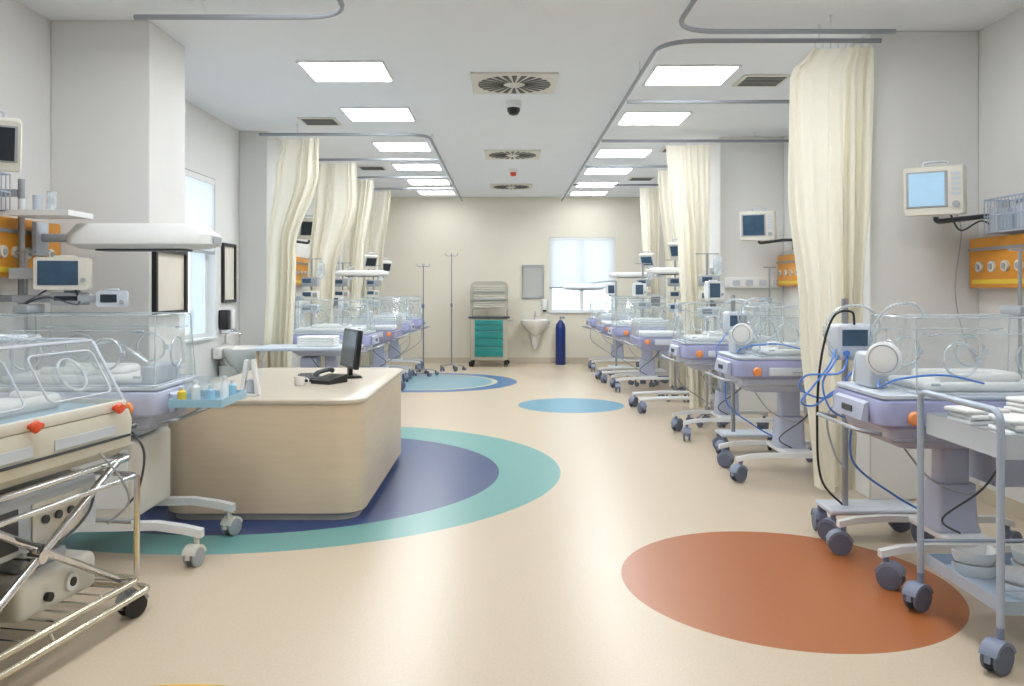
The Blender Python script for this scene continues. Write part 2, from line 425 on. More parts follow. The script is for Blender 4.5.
# ------------------------------------------------------------------ castor
_cc = {}
def castor(parent, x, y, r=.06, hood='castor', wheel='rubber', a=None, ztop=None):
    key = (r, hood, wheel, ztop)
    if key not in _cc:
        zt = ztop or 2*r+.03
        g = G(); g.cyl((0, 0, 2*r-.01), (0, 0, zt), .014, None, 10)
        poly = [(-.02+1.08*r*math.cos(t), r+1.08*r*math.sin(t)) for t in [math.radians(-10+20*i) for i in range(11)]]
        g.prism(poly, 'y', -.012, .012)
        g.prism([(-.02+1.1*r*math.cos(t), r+1.1*r*math.sin(t)) for t in [math.radians(15+15*i) for i in range(11)]]+[(-.02+.85*r*math.cos(t), r+.85*r*math.sin(t)) for t in [math.radians(165-15*i) for i in range(11)]], 'y', -.034, .034)
        m1 = g.mesh('castor'); m1.materials.append(M[hood])
        g = G()
        for sy in (-1, 1):
            R = Matrix.Rotation(pi/2, 4, 'X')
            g.lathe([(.001, -.010), (r*.8, -.010), (r*.97, -.007), (r, 0), (r*.97, .006), (r*.5, .009), (.001, .008)], (-.02, sy*.024, r), 18, R)
        m2 = g.mesh('wheel'); m2.materials.append(M[wheel]); _cc[key] = (m1, m2)
    m1, m2 = _cc[key]
    o = link('castor', m1, parent, (x, y, 0), (0, 0, random.uniform(0, 6.28) if a is None else a)); link('wheel', m2, o)
    return o

def small_monitor(parent, loc, rz, w=.26, h=.22, d=.1, scr='screen', body='white', name='monitor', tilt=0):
    g = G(); g.loft([[Vector((p.x, -d/2, p.y)) for p in rr(w/2, h/2, .015, 0)], [Vector((p.x, 0, p.y)) for p in rr(w/2, h/2, .015, 0)], [Vector((p.x, d/2, p.y)) for p in rr(w/2-.03, h/2-.03, .015, 0)]])
    g.box(-w*.2, w*.2, -.02, .02, h/2, h/2+.012, .004)
    o = g.obj(name, body, parent, loc, (tilt, 0, rz))
    G().box(-w/2+.02, w/2-.055, -d/2-.004, -d/2-.0005, -h/2+.025, h/2-.02, .002, 1).obj('screen', scr, o)
    G().cyl((w/2-.03, -d/2-.012, -h*.2), (w/2-.03, -d/2-.0005, -h*.2), .013).obj('knob', 'grey', o)
    return o

# ------------------------------------------------------------------ incubator
def hood_parts(r, hx, hy, z0, z1, in_y, in_x=.012, ports=(-.2, .2), rimr=.0042, cx=0):
    bot = rr(hx, hy, .02, z0, 3); top = rr(hx-in_x, hy-in_y, .02, z1, 3)
    L = (cx, 0, 0)
    g = G(); g.loft([bot, top], False)
    g.bm.faces.new([g.bm.verts.new(v) for v in top])
    g.obj('hood', 'clear', r, L, label='clear acrylic hood')
    g = G(); g.sweep(bot, rimr*1.6, 6, True); g.sweep(top, rimr, 6, True)
    for sx in (-1, 1):
        for sy in (-1, 1): g.sweep([(sx*(hx-.006), sy*(hy-.006), z0), (sx*(hx-in_x-.006), sy*(hy-in_y-.006), z1)], rimr, 6)
    g.obj('hood_edge', 'rim', r, L)
    for q in (-1, 1):
        d = Vector((0, -q*in_y, z1-z0)).normalized(); nn = Vector((0, q*(z1-z0), in_y)).normalized()
        c0 = Vector((0, q*(hy-in_y*.45), z0+(z1-z0)*.45))+nn*.006
        g = G()
        for sx in (-1, 1):
            for sz in (-1, 1):
                T = Matrix.Translation(c0+Vector((sx*(hx-.09), 0, 0))+d*sz*.115)
                g.box(-.02, .02, -.006, .006, -.006, .006, .002, 1, T)
        g.sweep([c0+Vector((-hx+.04, 0, 0))+d*.12, c0+Vector((hx-.04, 0, 0))+d*.12], .003, 5)
        g.obj('access_door', 'rim', r, L)
        for x in ports:
            g = G(); c = c0+Vector((x, 0, 0)); R = .078
            g.ring(c, (1, 0, 0), d, R, .0065, 24, 6)
            T = Matrix.Translation(c+Vector((R, 0, 0)))
            g.box(-.008, .02, -.008, .008, -.014, .014, .004, 1, T)
            g.obj('porthole_door', 'tube', r, L)

def incubator(s, loc, lab, reach=0, cabinet=False, deck='lav', mon=True, rz=0, mats='screenteal', hz=1.26, fan=True):
    r = thing('infant_incubator', lab, 'incubator', loc, rz, 'infant incubators on castors')
    g = G(); k = 1.25 if cabinet else 1
    for y in (-.25, .25):
        xa, xb = -.43, .43+reach
        g.loft([[Vector((s*x, y+dy*k, z+dz*k)) for dy, dz in ((-.022, -.016), (.022, -.016), (.02, .016), (-.02, .016))] for x, z in ((xa-.03, .16), (xa+.05, .185), (xb-.2, .19+.04*(k-1)), (xb-.06, .18), (xb+.03, .160))])
    g.box(-.1, .12, -.24, .24, .172, .21, .015, 3)
    g.obj('base_frame', 'white', r)
    for x in (-.43, .43+reach):
        for y in (-.25, .25): castor(r, s*x, y, .06 if not cabinet else .052, 'castor' if not cabinet else 'offwhite', 'rubber' if not cabinet else 'grey', ztop=None if not cabinet else .15)
    g = G()
    if cabinet: g.box(-.3*s, .33*s, -.24, .24, .222, .62, .02, 3)
    else:
        g.loft([rr(.11, .10, .03, .212), rr(.10, .09, .03, .26), rr(.095, .08, .03, .44)])
        g.loft([rr(.07, .06, .02, .442), rr(.07, .06, .02, .64)])
    g.obj('column', 'lavgrey' if not cabinet else 'offwhite', r)
    if cabinet:
        G().box(.06*s, .30*s, -.247, -.242, .28, .58, .004, 1).obj('door', 'white', r)
    else:
        G().box(-s*.33, -s*.14, -.14, .10, .44, .62, .02).obj('accessory_box', 'lavgrey', r)
        G().sweep(spline([(-s*.2, -.15, .62), (-s*.05, -.2, .45), (s*.12, -.16, .3), (s*.02, -.13, .22)], 8), .005, 6).obj('cable', 'dgrey', r)
        G().sweep(spline([(s*.3, -.1, .66), (s*.2, -.2, .5), (0, -.18, .42), (-s*.14, -.15, .5)], 8), .005, 6).obj('cable', 'grey', r)
        G().sweep(spline([(s*.45, .1, .70), (s*.42, .14, .5), (s*.2, .16, .33), (s*.04, .12, .24)], 8), .006, 6).obj('cable', 'blue' if fan else 'grey', r)
    G().loft([rr(.33, .2, .04, .64), rr(.42, .27, .05, .70), rr(.43, .28, .05, .745)]).obj('lower_shell', 'lavgrey', r)
    G().loft([rr(.45, .29, .05, .747), rr(.475, .31, .06, .765), rr(.48, .315, .06, .84), rr(.47, .305, .06, .872), rr(.455, .29, .05, .88)]).obj('deck', deck, r)
    G().loft([rr(.455, .285, .04, .881), rr(.465, .295, .04, .886), rr(.465, .295, .04, .90), rr(.455, .285, .04, .905)]).obj('deck_rim', 'lgrey', r)
    o = G().box(-.25, .2, -.338, -.318, .77, .83, .008).obj('drawer', 'lgrey', r)
    G().sweep(fil([(-.08, -.338, .80), (-.08, -.362, .80), (.07, -.362, .80), (.07, -.338, .80)], .015), .005, 6).obj('handle', 'alu', o)
    G().lathe([(.03, 0), (.034, .008), (.026, .024), (.001, .028)], (s*.33, -.317, .80), 18, Matrix.Rotation(pi/2, 4, 'X')).obj('knob', 'oknob', r, label='round orange knob')
    x0 = .482
    g = G(); g.prism([(s*x0, .76), (s*(x0+.035), .77), (s*(x0+.02), .85), (s*x0, .86)], 'y', -.18, .18)
    o = g.obj('control_panel', 'lavgrey', r)
    G().box(s*(x0+.029), s*(x0+.034), -.06, .06, .795, .825).obj('screen', 'dgrey', o)
    G().sweep(fil([(s*.46, -.27, .72), (s*.57, -.27, .74), (s*.57, .27, .74), (s*.46, .27, .72)], .05), .010, 8).obj('push_handle', 'alu', r)
    G().sweep([(-.44, -.335, .70), (.44, -.335, .70)], .008, 8).box(-.3, -.28, -.335, -.25, .694, .706).box(.28, .3, -.335, -.25, .694, .706).obj('side_rail', 'alu', r)
    cx = -s*.075 if fan else 0; hx = .38 if fan else .455
    G().box(cx-hx+.08, cx+hx-.08, -.2, .2, .906, .95, .02, 3).obj('mattress', 'linen', r)
    G().sweep(fil([(cx-.2, -.12, .965), (cx+.2, -.12, .965), (cx+.2, .12, .965), (cx-.2, .12, .965)], .06), .024, 10).obj('blanket_roll', 'linen', r)
    hood_parts(r, hx, .285, .906, hz, .04, cx=cx, ports=(-.17, .17) if fan else (-.2, .2))
    c = Vector((cx+s*(hx-.004), 0, 1.06)); G().ring(c, (0, 1, 0), (0, 0, 1), .08, .006, 24, 6).obj('end_port', 'rim', r)
    if fan:
        G().box(s*.335, s*.42, -.06, .14, .906, 1.08, .02, 3).obj('head_unit', 'lgrey', r)
        T = Matrix.Translation((s*.38, -.12, 1.06)) @ Matrix.Rotation(s*.65, 4, 'Z'); R = T @ Matrix.Rotation(pi/2, 4, 'X')
        G().lathe([(.001, 0), (.07, 0), (.082, .006), (.082, .016), (.07, .024), (.02, .028), (.001, .028)], (0, 0, 0), 28, R).cyl(T @ Vector((0, 0, 0)), (s*.38, -.05, 1.03), .02).obj('round_filter', 'white', r, label='round white filter cover')
        u = T.to_3x3() @ Vector((1, 0, 0)); c = T @ Vector((0, -.026, 0))
        G().ring(c, u, (0, 0, 1), .066, .003, 24, 6).obj('filter_ring', 'grey', r)
        corr(r, [(s*.36, .02, 1.08), (s*.38, -.02, 1.22), (s*.32, -.06, 1.31), (s*.2, -.05, 1.32), (s*.14, -.02, hz)], .006)
        G().sweep(spline([(s*.38, -.07, .95), (s*.44, -.2, .93), (s*.40, -.31, .98), (s*.2, -.32, 1.0), (0, -.30, .96)], 8), .005, 6).obj('cable', 'blue', r)
    G().cyl((-s*.468, .2, .9), (-s*.468, .2, 1.6), .010).sweep([(-s*.53, .2, 1.6), (-s*.41, .2, 1.6)], .006, 6).obj('pole', 'alu', r)
    G().box(-s*.44, -s*.36, .02, .2, hz+.006, hz+.05, .008).obj('top_module', 'grey', r)
    if mon:
        m = small_monitor(r, (s*.10, .12, hz+.115), -s*.45, w=.2, h=.18, scr=mats)
        G().cyl((0, .02, -.115), (0, .02, -.09), .02).box(-.07, .07, -.04, .07, -.118, -.108).obj('monitor_foot', 'grey', m)
    return r

# ------------------------------------------------------------------ radiant warmer
def warmer(s, loc, lab, headz=1.62):
    r = thing('radiant_warmer', lab, 'infant warmer', loc, 0, 'radiant warmer beds')
    g = G()
    for y in (-.26, .26):
        g.sweep(fil([(-s*.45, y, .16), (s*.2, y, .17), (s*.5, y, .15)], .1), .022, 8)
    g.box(-s*.42, -s*.2, -.27, .27, .15, .2, .015)
    g.obj('base_frame', 'white', r)
    for x in (-.44, .48):
        for y in (-.26, .26): castor(r, s*x, y)
    G().box(-s*.36, -s*.24, -.09, .09, .2, .72, .02).box(-s*.46, -s*.38, -.04, .04, .2, headz+.04, .012).box(-s*.4, -s*.3, -.05, .05, .3, .4).obj('column', 'offwhite', r)
    G().loft([rr(.36, .25, .05, .70, cx=s*.1), rr(.42, .31, .05, .76, cx=s*.1), rr(.43, .32, .05, .84, cx=s*.1)]).obj('bed_deck', 'lav', r)
    G().box(-s*.26, s*.46, -.27, .27, .842, .90, .02, 3).obj('mattress', 'linen', r)
    G().box(-s*.30, s*.5, -.318, -.312, .845, 1.02).box(-s*.30, s*.5, .312, .318, .845, 1.02).box(s*.51, s*.516, -.3, .3, .845, 1.02).obj('side_panel', 'clear', r)
    for y in (-.315, .315): G().sweep([(-s*.3, y, 1.022), (s*.5, y, 1.022)], .006, 6).obj('panel_edge', 'rim', r)
    G().sweep(fil([(s*.48, -.27, .74), (s*.6, -.27, .77), (s*.6, .27, .77), (s*.48, .27, .74)], .05), .011, 8).obj('push_handle', 'alu', r)
    g = G(); g.loft([rr(.30, .12, .05, headz-.04, cx=s*.02), rr(.34, .15, .05, headz-.02, cx=s*.02), rr(.34, .15, .05, headz+.01, cx=s*.02), rr(.28, .10, .05, headz+.035, cx=s*.02)])
    h = g.obj('heater_head', 'white', r)
    G().box(-s*.2, s*.24, -.07, .07, headz-.05, headz-.041, .003, 1).obj('heater_grille', 'dgrey', h)
    G().box(-s*.48, -s*.30, -.05, .05, headz-.03, headz+.03, .01).obj('head_arm', 'lgrey', r)
    m = small_monitor(r, (-s*.30, -.18, 1.2), -s*.2, w=.22, h=.18, scr='screen')
    G().box(-.03, .03, .03, .16, -.02, .02).obj('bracket', 'grey', m)
    o = G().box(-s*.18, s*.34, -.34, -.325, .765, .83, .006).obj('drawer', 'lgrey', r)
    G().box(s*.02, s*.14, -.352, -.341, .79, .80).obj('handle', 'alu', o)
    G().lathe([(.026, 0), (.03, .008), (.02, .022), (.001, .024)], (s*.42, -.322, .8), 16, Matrix.Rotation(pi/2, 4, 'X')).obj('knob', 'oknob', r)
    return r

LI = 'lavender and white infant incubator with clear hood on castors'
incubator(-1, (2.12, 6.4, 0), LI+' beside curtain', 0, mon=False)
ir = incubator(-1, (2.08, 8.05, 0), LI, fan=False)
dup(ir, None, (1.92, 11.66, 0), None, LI)
dup(ir, None, (1.88, 14.5, 0), None, LI)
incubator(-1, (2.20, 4.22, 0), 'lavender infant incubator with clear hood behind steel trolley', 0, mon=False, hz=1.26)
wr = warmer(-1, (1.98, 9.76, 0), 'white radiant warmer bed with overhead heater and castors', 1.6)
dup(wr, None, (1.9, 12.78, 0))
il = incubator(1, (-2.0, 9.7, 0), LI, mon=False, fan=False)
dup(il, None, (-1.93, 12.85, 0)); dup(il, None, (-1.9, 14.35, 0))
wl = warmer(1, (-1.95, 11.35, 0), 'white radiant warmer bed with overhead heater and castors', 1.6)
ni = incubator(1, (-2.22, 4.55, 0), 'clear hooded infant incubator on white cabinet base with castors', .22, True, mon=False, fan=False, deck='lavgrey')
for pts in ([(-.3, -.1, .98), (-.2, -.2, 1.12), (.0, -.15, 1.05), (.15, -.1, 1.12), (.3, 0, 1.0)], ):
    corr(ni, pts, .006)
G().box(.34, .42, -.2, .12, .906, 1.0, .012).obj('humidifier', 'lgrey', ni)
G().sweep(spline([(.3, -.3, .72), (.42, -.34, .6), (.38, -.3, .4), (.3, -.26, .3)], 8), .006, 6).obj('cable', 'dgrey', ni)

def pumpstand(loc, s, lab):
    r = thing('infusion_pump_stand', lab, 'drip stand', loc, 0, 'pump stands between incubators')
    g = G()
    for i in range(5):
        a = 2*pi*i/5+.2; g.sweep(fil([(0, 0, .12), (.1*math.cos(a), .1*math.sin(a), .12), (.2*math.cos(a), .2*math.sin(a), .09)], .05), .010, 8)
    g.cyl((0, 0, .1), (0, 0, .18), .025); g.obj('base', 'alu', r)
    for i in range(5):
        a = 2*pi*i/5+.2; castor(r, .19*math.cos(a), .19*math.sin(a), .03, 'rubber', 'rubber')
    G().cyl((0, 0, .18), (0, 0, 1.75), .012).sweep([(-.12, 0, 1.75), (.12, 0, 1.75)], .005, 6).obj('pole', 'alu', r)
    for i, z in enumerate((1.1, 1.26, 1.42)):
        o = G().box(-.10, .10, -.12, -.013, z, z+.11, .012).obj('infusion_pump', ('lgrey', 'offwhite', 'grey')[i], r)
        G().box(-.08, .02, -.124, -.1205, z+.04, z+.09).obj('screen', 'screenteal', o)
        G().box(.04, .09, -.124, -.1205, z+.03, z+.08).obj('keypad', 'grey', o)
    G().sweep(spline([(.1, -.06, 1.2), (.16*s*-1, -.1, 1.05), (-s*.2, -.05, .95)], 8), .004, 6).obj('drip_line', 'tube', r)
    g = G(); g.loft([[Vector((p.x+.11, p.y*.35, zz)) for p in rr(hx, .03, min(.012, hx*.9), 0)] for hx, zz in ((.013, 1.72), (.045, 1.69), (.05, 1.57), (.03, 1.53), (.008, 1.51))]); g.obj('fluid_bag', 'tube', r)
    return r
ps = 'metal stand holding stacked infusion pumps beside incubator'
p0 = pumpstand((2.55, 7.0, 0), -1, ps)
dup(p0, None, (2.05, 8.70, 0)); dup(p0, None, (2.1, 10.62, 0)); dup(p0, None, (1.95, 12.2, 0))
p1 = pumpstand((-2.35, 10.22, 0), 1, ps)
for p in ((-2.3, 11.9), (-2.1, 13.38)): dup(p1, None, (p[0], p[1], 0))

def ventilator(loc, lab, black=True):
    r = thing('ventilator_stand', lab, 'ventilator', loc, 0, 'ventilators on stands')
    g = G(); g.box(-.12, .42, -.12, .14, .15, .18, .012, 3); g.obj('base', 'lgrey', r)
    for x in (-.1, .38):
        for y in (-.09, .11): castor(r, x, y)
    G().cyl((0, 0, .18), (0, 0, 1.34), .018).obj('pole', 'alu', r)
    G().box(-.07, .13, -.09, .09, 1.0, 1.2, .025, 3).obj('ventilator_body', 'lgrey', r)
    G().box(-.05, .09, -.094, -.0905, 1.08, 1.17, .001, 1).obj('screen', 'screenteal', r)
    G().cyl((-.03, -.11, 1.04), (-.03, -.091, 1.04), .016).obj('dial', 'blue', r)
    G().cyl((.06, -.11, 1.04), (.06, -.091, 1.04), .016).obj('dial', 'blue', r)
    if black:
        G().sweep(spline([(.02, -.08, 1.2), (-.02, -.14, 1.27), (-.12, -.14, 1.24), (-.18, -.12, 1.0), (-.2, -.12, .65), (-.17, -.1, .35), (-.04, -.06, .2)], 10), .0065, 8).obj('hose', 'black', r, label='thin black looping hose')
    for k, pts in enumerate(([(-.07, -.04, 1.06), (-.14, -.14, .98), (-.24, -.16, .86), (-.3, -.16, .78), (-.22, -.14, .76), (-.12, -.16, .84), (.02, -.14, .88)],
                [(-.06, -.06, 1.03), (-.12, -.14, .98), (-.18, -.15, .88), (-.14, -.16, .74), (-.02, -.14, .68)],
                [(-.02, -.09, 1.02), (-.10, -.18, .94), (-.26, -.12, .92), (-.28, -.1, .84), (-.14, -.12, .80), (.0, -.1, .94)],
                [(.02, -.09, 1.02), (-.04, -.16, .86), (-.15, -.14, .70), (-.10, -.1, .5), (-.02, -.04, .4)])):
        if not black and k in (0, 2): continue
        G().sweep(spline(pts, 10), .0055, 8).obj('hose', 'blue' if k < 3 else 'traymat', r, label='bright blue hose' if k < 3 else 'pale blue hose')
    corr(r, [(.1, -.09, 1.1), (.14, -.14, 1.2), (.05, -.15, 1.30), (-.08, -.1, 1.28), (-.14, -.06, 1.15), (-.06, -.05, 1.0)], .006)
    return r
ventilator((1.90, 4.78, 0), 'pale ventilator on pole stand with blue and black hoses')
ventilator((1.92, 7.22, 0), 'pale ventilator with hoses standing between incubators', False)

r = thing('examination_trolley', 'tan framed bed trolley topped with folded white linen', 'trolley', (-2.0, 8.3, 0))
g = G()
for x in (-.38, .5):
    for y in (-.2, .2): g.cyl((x, y, .12), (x, y, .80), .016)
g.sweep([(-.38, -.2, .3), (.5, -.2, .3)], .012, 8).sweep([(-.38, .2, .3), (.5, .2, .3)], .012, 8)
g.obj('leg_frame', 'tan', r)
G().box(-.40, .56, -.25, .25, .80, .835, .015).obj('top', 'lgrey', r)
for x in (-.38, .5):
    for y in (-.2, .2): castor(r, x, y, .05)
g = G()
for k in range(4): g.box(-.18, .18, -.14, .14, .0+k*.024, .022+k*.024, .011, 3)
tag(g.obj('folded_towel', 'linen', None, (-1.84, 8.3, .836)), 'stack of folded white towels on bed trolley', 'towels')

# ------------------------------------------------------------------ wall mounted monitors
def wall_monitor(wallx, y, z, mx, my, rz, scr, lab, tilt=.12, w=.36, h=.31, d=.22, f=1, cable=False, body='offwhite'):
    s = 1 if wallx > 0 else -1
    r = thing('patient_monitor', lab, 'medical monitor', (wallx, y, z), 0, 'wall mounted patient monitors')
    G().box(0, -s*.02, -.05, .05, -.25, -.05, .004, 1).obj('wall_plate', 'grey', r)
    G().sweep(fil([(-s*.02, 0, -.15), (-s*.12, 0, -.15), (mx, my, -.19), (mx, my, -h/2-.01)], .05), .016, 8).obj('arm', 'dgrey', r)
    g = G()
    g.loft([[Vector((p.x, yy, p.y)) for p in rr(w/2-dw, h/2-dh, .02, 0)] for yy, dw, dh in ((-d/2, .008, .008), (-d/2+.012, 0, 0), (0, 0, 0), (d/2-.03, .035, .03), (d/2, .06, .05))])
    o = g.obj('housing', body, r, (mx, my, 0), (tilt, 0, rz))
    cw = .09 if f == 1 else .03
    G().box(f*(-w/2+.02), f*(w/2-cw), -d/2-.006, -d/2-.001, -h/2+.05, h/2-.03, .003, 1).obj('bezel', 'grey', o)
    G().box(f*(-w/2+.035), f*(w/2-cw-.015), -d/2-.009, -d/2-.0065, -h/2+.06, h/2-.04).obj('screen', scr, o)
    if f == 1:
        G().cyl((w/2-.045, -d/2-.018, -h*.28), (w/2-.045, -d/2-.001, -h*.28), .02).obj('knob', 'grey', o)
        g = G()
        for k in range(5): g.box(w/2-.07, w/2-.02, -d/2-.005, -d/2-.001, -.03+k*.03, -.012+k*.03)
        g.obj('button', 'lgrey', o)['kind'] = 'stuff'
    G().sweep(fil([(-.07, 0, h/2-.005), (-.07, 0, h/2+.03), (.07, 0, h/2+.03), (.07, 0, h/2-.005)], .02), .008, 6).obj('carry_handle', 'lgrey', o)
    if cable:
        G().sweep(spline([(-.30, .1, -.05), (-.16, .22, -.22), (-.20, .22, -.6), (-.14, .23, -.9), (-.05, .22, -1.1)], 8), .004, 6).obj('power_cable', 'grey', r)
        G().sweep(spline([(mx+.1, my+.02, -.14), (-.28, .0, -.24), (-.15, .0, -.18), (-.05, 0, -.24)], 8), .006, 6).obj('power_cable', 'dgrey', r)
    return r
ml = 'cream boxy patient monitor on a wall arm'
wall_monitor(WR, 5.32, 2.0, -.46, -.05, -.62, 'screenlit', 'cream boxy patient monitor with lit blue screen', .08, .34, .30, cable=True)
wall_monitor(WR, 9.2, 2.07, -.42, -.1, -.5, 'screenteal', ml)
wall_monitor(WL, 4.3, 2.14, .26, .02, .6, 'screen', 'boxy patient monitor tilted down on wall arm', .3, .3, .27, .12, -1)
dl = 'dark screened patient monitor tilted on a wall arm'
wall_monitor(WL, 10.9, 2.16, .36, 0, .5, 'screen', dl, .2, .32, .27, .1, -1)
wall_monitor(WL, 12.16, 1.75, .32, 0, .6, 'screen', dl, .2, .3, .26, .1, -1)
wall_monitor(WL, 12.9, 1.80, .80, 0, .8, 'screen', dl, .3, .26, .22, .1, -1)
wall_monitor(WL, 14.1, 1.75, .85, 0, .8, 'screen', dl, .3, .26, .22, .1, -1)
wall_monitor(WR, 10.45, 1.86, -1.0, 0, -.8, 'screenteal', dl, .3, .26, .22, .1, -1)
wall_monitor(WR, 12.35, 1.80, -1.06, 0, -.8, 'screenteal', dl, .3, .26, .22, .1, -1)

def bedhead(wallx, y0, y1, z0, z1, n, lab):
    s = 1 if wallx > 0 else -1
    r = thing('bedhead_panel', lab, 'medical wall panel', (wallx, (y0+y1)/2, z0), 0, 'orange bedhead service panels')
    L = (y1-y0)/2; h = z1-z0
    G().box(0, -s*.1, -L, L, 0, h, .012, 2).obj('body', 'orange', r)
    for k in range(n):
        y = -L+.14+k*(2*L-.28)/(n-1)
        o = G().cyl((-s*.101, y, h*.42), (-s*.118, y, h*.42), .034).obj('gas_outlet', 'offwhite', r)
        G().cyl((-s*.1185, y, h*.42), (-s*.126, y, h*.42), .018).obj('socket', 'grey', o)
    G().box(-s*.103, -s*.115, -L+.02, L-.02, h*.74, h*.80).obj('equipment_rail', 'alu', r)
    G().box(-s*.101, -s*.106, -L+.05, L-.05, h*.08, h*.17).obj('label_strip', 'yellow', r)
    return r
ol = 'orange bedhead service panel with gas outlets on wall'
bedhead(WR, 4.3, 5.56, 1.40, 1.72, 8, ol)
bedhead(WR, 8.5, 9.5, 1.42, 1.76, 5, ol)
bedhead(WR, 12.5, 13.4, 1.42, 1.76, 5, ol)
bedhead(WL, 4.2, 5.34, 1.46, 1.80, 8, ol)
bedhead(WL, 10.7, 12.08, 1.44, 1.82, 7, ol)
bedhead(WL, 14.35, 15.1, 1.44, 1.82, 5, ol)
def strip(x0, x1, y, z):
    r = thing('service_strip', 'white horizontal gas and power strip on pillar', 'medical wall panel', ((x0+x1)/2, y, z), 0, 'white service strips')
    L = (x1-x0)/2
    G().box(-L, L, -.07, 0, -.06, .06, .01).obj('body', 'white', r)
    for k in range(4):
        G().box(-L+.07+k*.15, -L+.15+k*.15, -.078, -.0705, -.03, .03, .003, 1).obj('outlet', 'lgrey', r)
strip(2.45, 3.08, 9.57, 1.46); strip(2.45, 3.08, 13.5, 1.46)

def rack(wallx, y0, y1, z, dep, lab):
    s = 1 if wallx > 0 else -1
    r = thing('wire_basket', lab, 'basket', (wallx, 0, z), 0, 'wire wall baskets')
    g = G()
    for zz in (0, .10, .2): g.sweep([(-s*.02, y0, zz), (-s*dep, y0, zz), (-s*dep, y1, zz), (-s*.02, y1, zz)], .005, 6, True)
    n = int((y1-y0)/.035)
    for i in range(n+1):
        y = y0+(y1-y0)*i/n
        g.sweep([(-s*.02, y, 0), (-s*dep, y, 0), (-s*dep, y, .2)], .003, 5)
    for yy in (y0, y1):
        for i in range(6): g.sweep([(-s*(.02+(dep-.02)*i/5), yy, 0), (-s*(.02+(dep-.02)*i/5), yy, .2)], .003, 5)
    g.box(0, -s*.02, y0, y1, .19, .21)
    g.obj('wire_frame', 'bluepaint', r)
    y = y0+.1; i = 0
    while y < y1-.05:
        G().box(-s*.05, -s*(dep-.02), y-.04, y+.04, .008, .10+.05*(i % 2), .01).obj('packet', 'lgrey' if i % 2 else 'traymat', r)
        y += .14; i += 1
rack(WR, 4.35, 5.2, 1.735, .2, 'wire wall basket holding small medical packets')
rack(WL, 4.44, 4.72, 1.83, .14, 'wire wall basket holding small medical packets')

r = thing('equipment_rail_pole', 'metal pole carrying shelf and small monitors above wall panel', 'equipment stand', (-2.765, 4.84, 0))
G().cyl((0, 0, 1.30), (0, 0, 2.02), .018).obj('pole', 'alu', r)
G().box(-.135, -.018, -.02, .02, 1.32, 1.36).obj('wall_bracket', 'grey', r)
G().box(-.135, -.018, -.02, .02, 1.92, 1.96).obj('wall_bracket', 'grey', r)
G().tray(.02, .36, -.18, .10, 1.80, 1.83, .008).obj('shelf', 'white', r)
m = small_monitor(r, (.29, -.08, 1.48), .25, w=.28, h=.18, d=.16, scr='screenteal', body='offwhite')
G().box(-.28, -.12, -.01, .1, -.03, .03).obj('clamp', 'grey', m)
m = small_monitor(r, (.32, -.06, 1.34), .3, w=.2, h=.07, d=.12, scr='screen', body='grey', name='pump')
G().box(-.3, -.08, -.01, .06, -.02, .02).obj('clamp', 'grey', m)
m = small_monitor(r, (.56, -.08, 1.34), .3, w=.16, h=.09, d=.10, scr='screen', body='lgrey', name='pump')
G().box(-.18, -.07, -.01, .04, -.02, .02).obj('clamp', 'grey', m)
G().sweep(spline([(.2, -.1, 1.39), (.1, -.15, 1.31), (.25, -.2, 1.35), (.4, -.15, 1.31), (.35, -.1, 1.41)], 8), .005, 6).obj('cable', 'dgrey', r)
for k in range(3):
    G().cyl((.05+k*.08, -.07, 1.809), (.05+k*.08, -.07, 1.90+.02*k), .025).obj('jar', ('white', 'lgrey', 'tube')[k], r)
r = thing('overhead_heater', 'white flat overhead heater arm above incubator', 'radiant heater', (WL, 5.02, 1.69))
g = G(); g.box(.128, .16, -.07, .07, -.1, .1, .01); g.box(.16, .5, -.03, .03, -.02, .03, .01); g.obj('wall_arm', 'lgrey', r)
h = G().loft([rr(.36, .10, .05, -.06, cx=.765), rr(.42, .14, .06, -.035, cx=.765), rr(.42, .14, .06, .02, cx=.765), rr(.36, .10, .06, .085, cx=.745)]).obj('heater_head', 'white', r)
G().box(.5, 1.02, -.07, .07, -.072, -.061, .003, 1).obj('heater_grille', 'dgrey', h)
G().box(1.186, 1.191, -.07, .07, -.03, .01).obj('end_label', 'grey', h)

def board(ax, p, u0, u1, z0, z1, s, inner, lab, name='picture_frame', cat='frame'):
    r = thing(name, lab, cat, (0, 0, 0))
    def bx(g, ua, ub, za, zb, d0, d1):
        if ax == 'x': g.box(p+s*d0, p+s*d1, ua, ub, za, zb)
        else: g.box(ua, ub, p+s*d0, p+s*d1, za, zb)
        return g
    g = G(); t = .03
    bx(g, u0, u0+t, z0, z1, .0, .03); bx(g, u1-t, u1, z0, z1, .0, .03); bx(g, u0+t, u1-t, z0, z0+t, .0, .03); bx(g, u0+t, u1-t, z1-t, z1, .0, .03)
    g.obj('frame', 'black' if cat == 'frame' else 'alu', r)
    g = G(); bx(g, u0+t, u1-t, z0+t, z1-t, .0015, .012).obj('panel', inner, r)
board('x', -2.27, 5.43, 5.97, 1.22, 1.66, 1, 'notice', 'black framed cream notice board on pillar side')
board('x', WL, 8.62, 9.02, 1.25, 1.86, 1, 'notice', 'narrow black framed board above the sink')
board('y', D, .28, .69, 1.2, 1.83, -1, 'mirror', 'rectangular wall mirror above sink', 'wall_mirror', 'mirror')

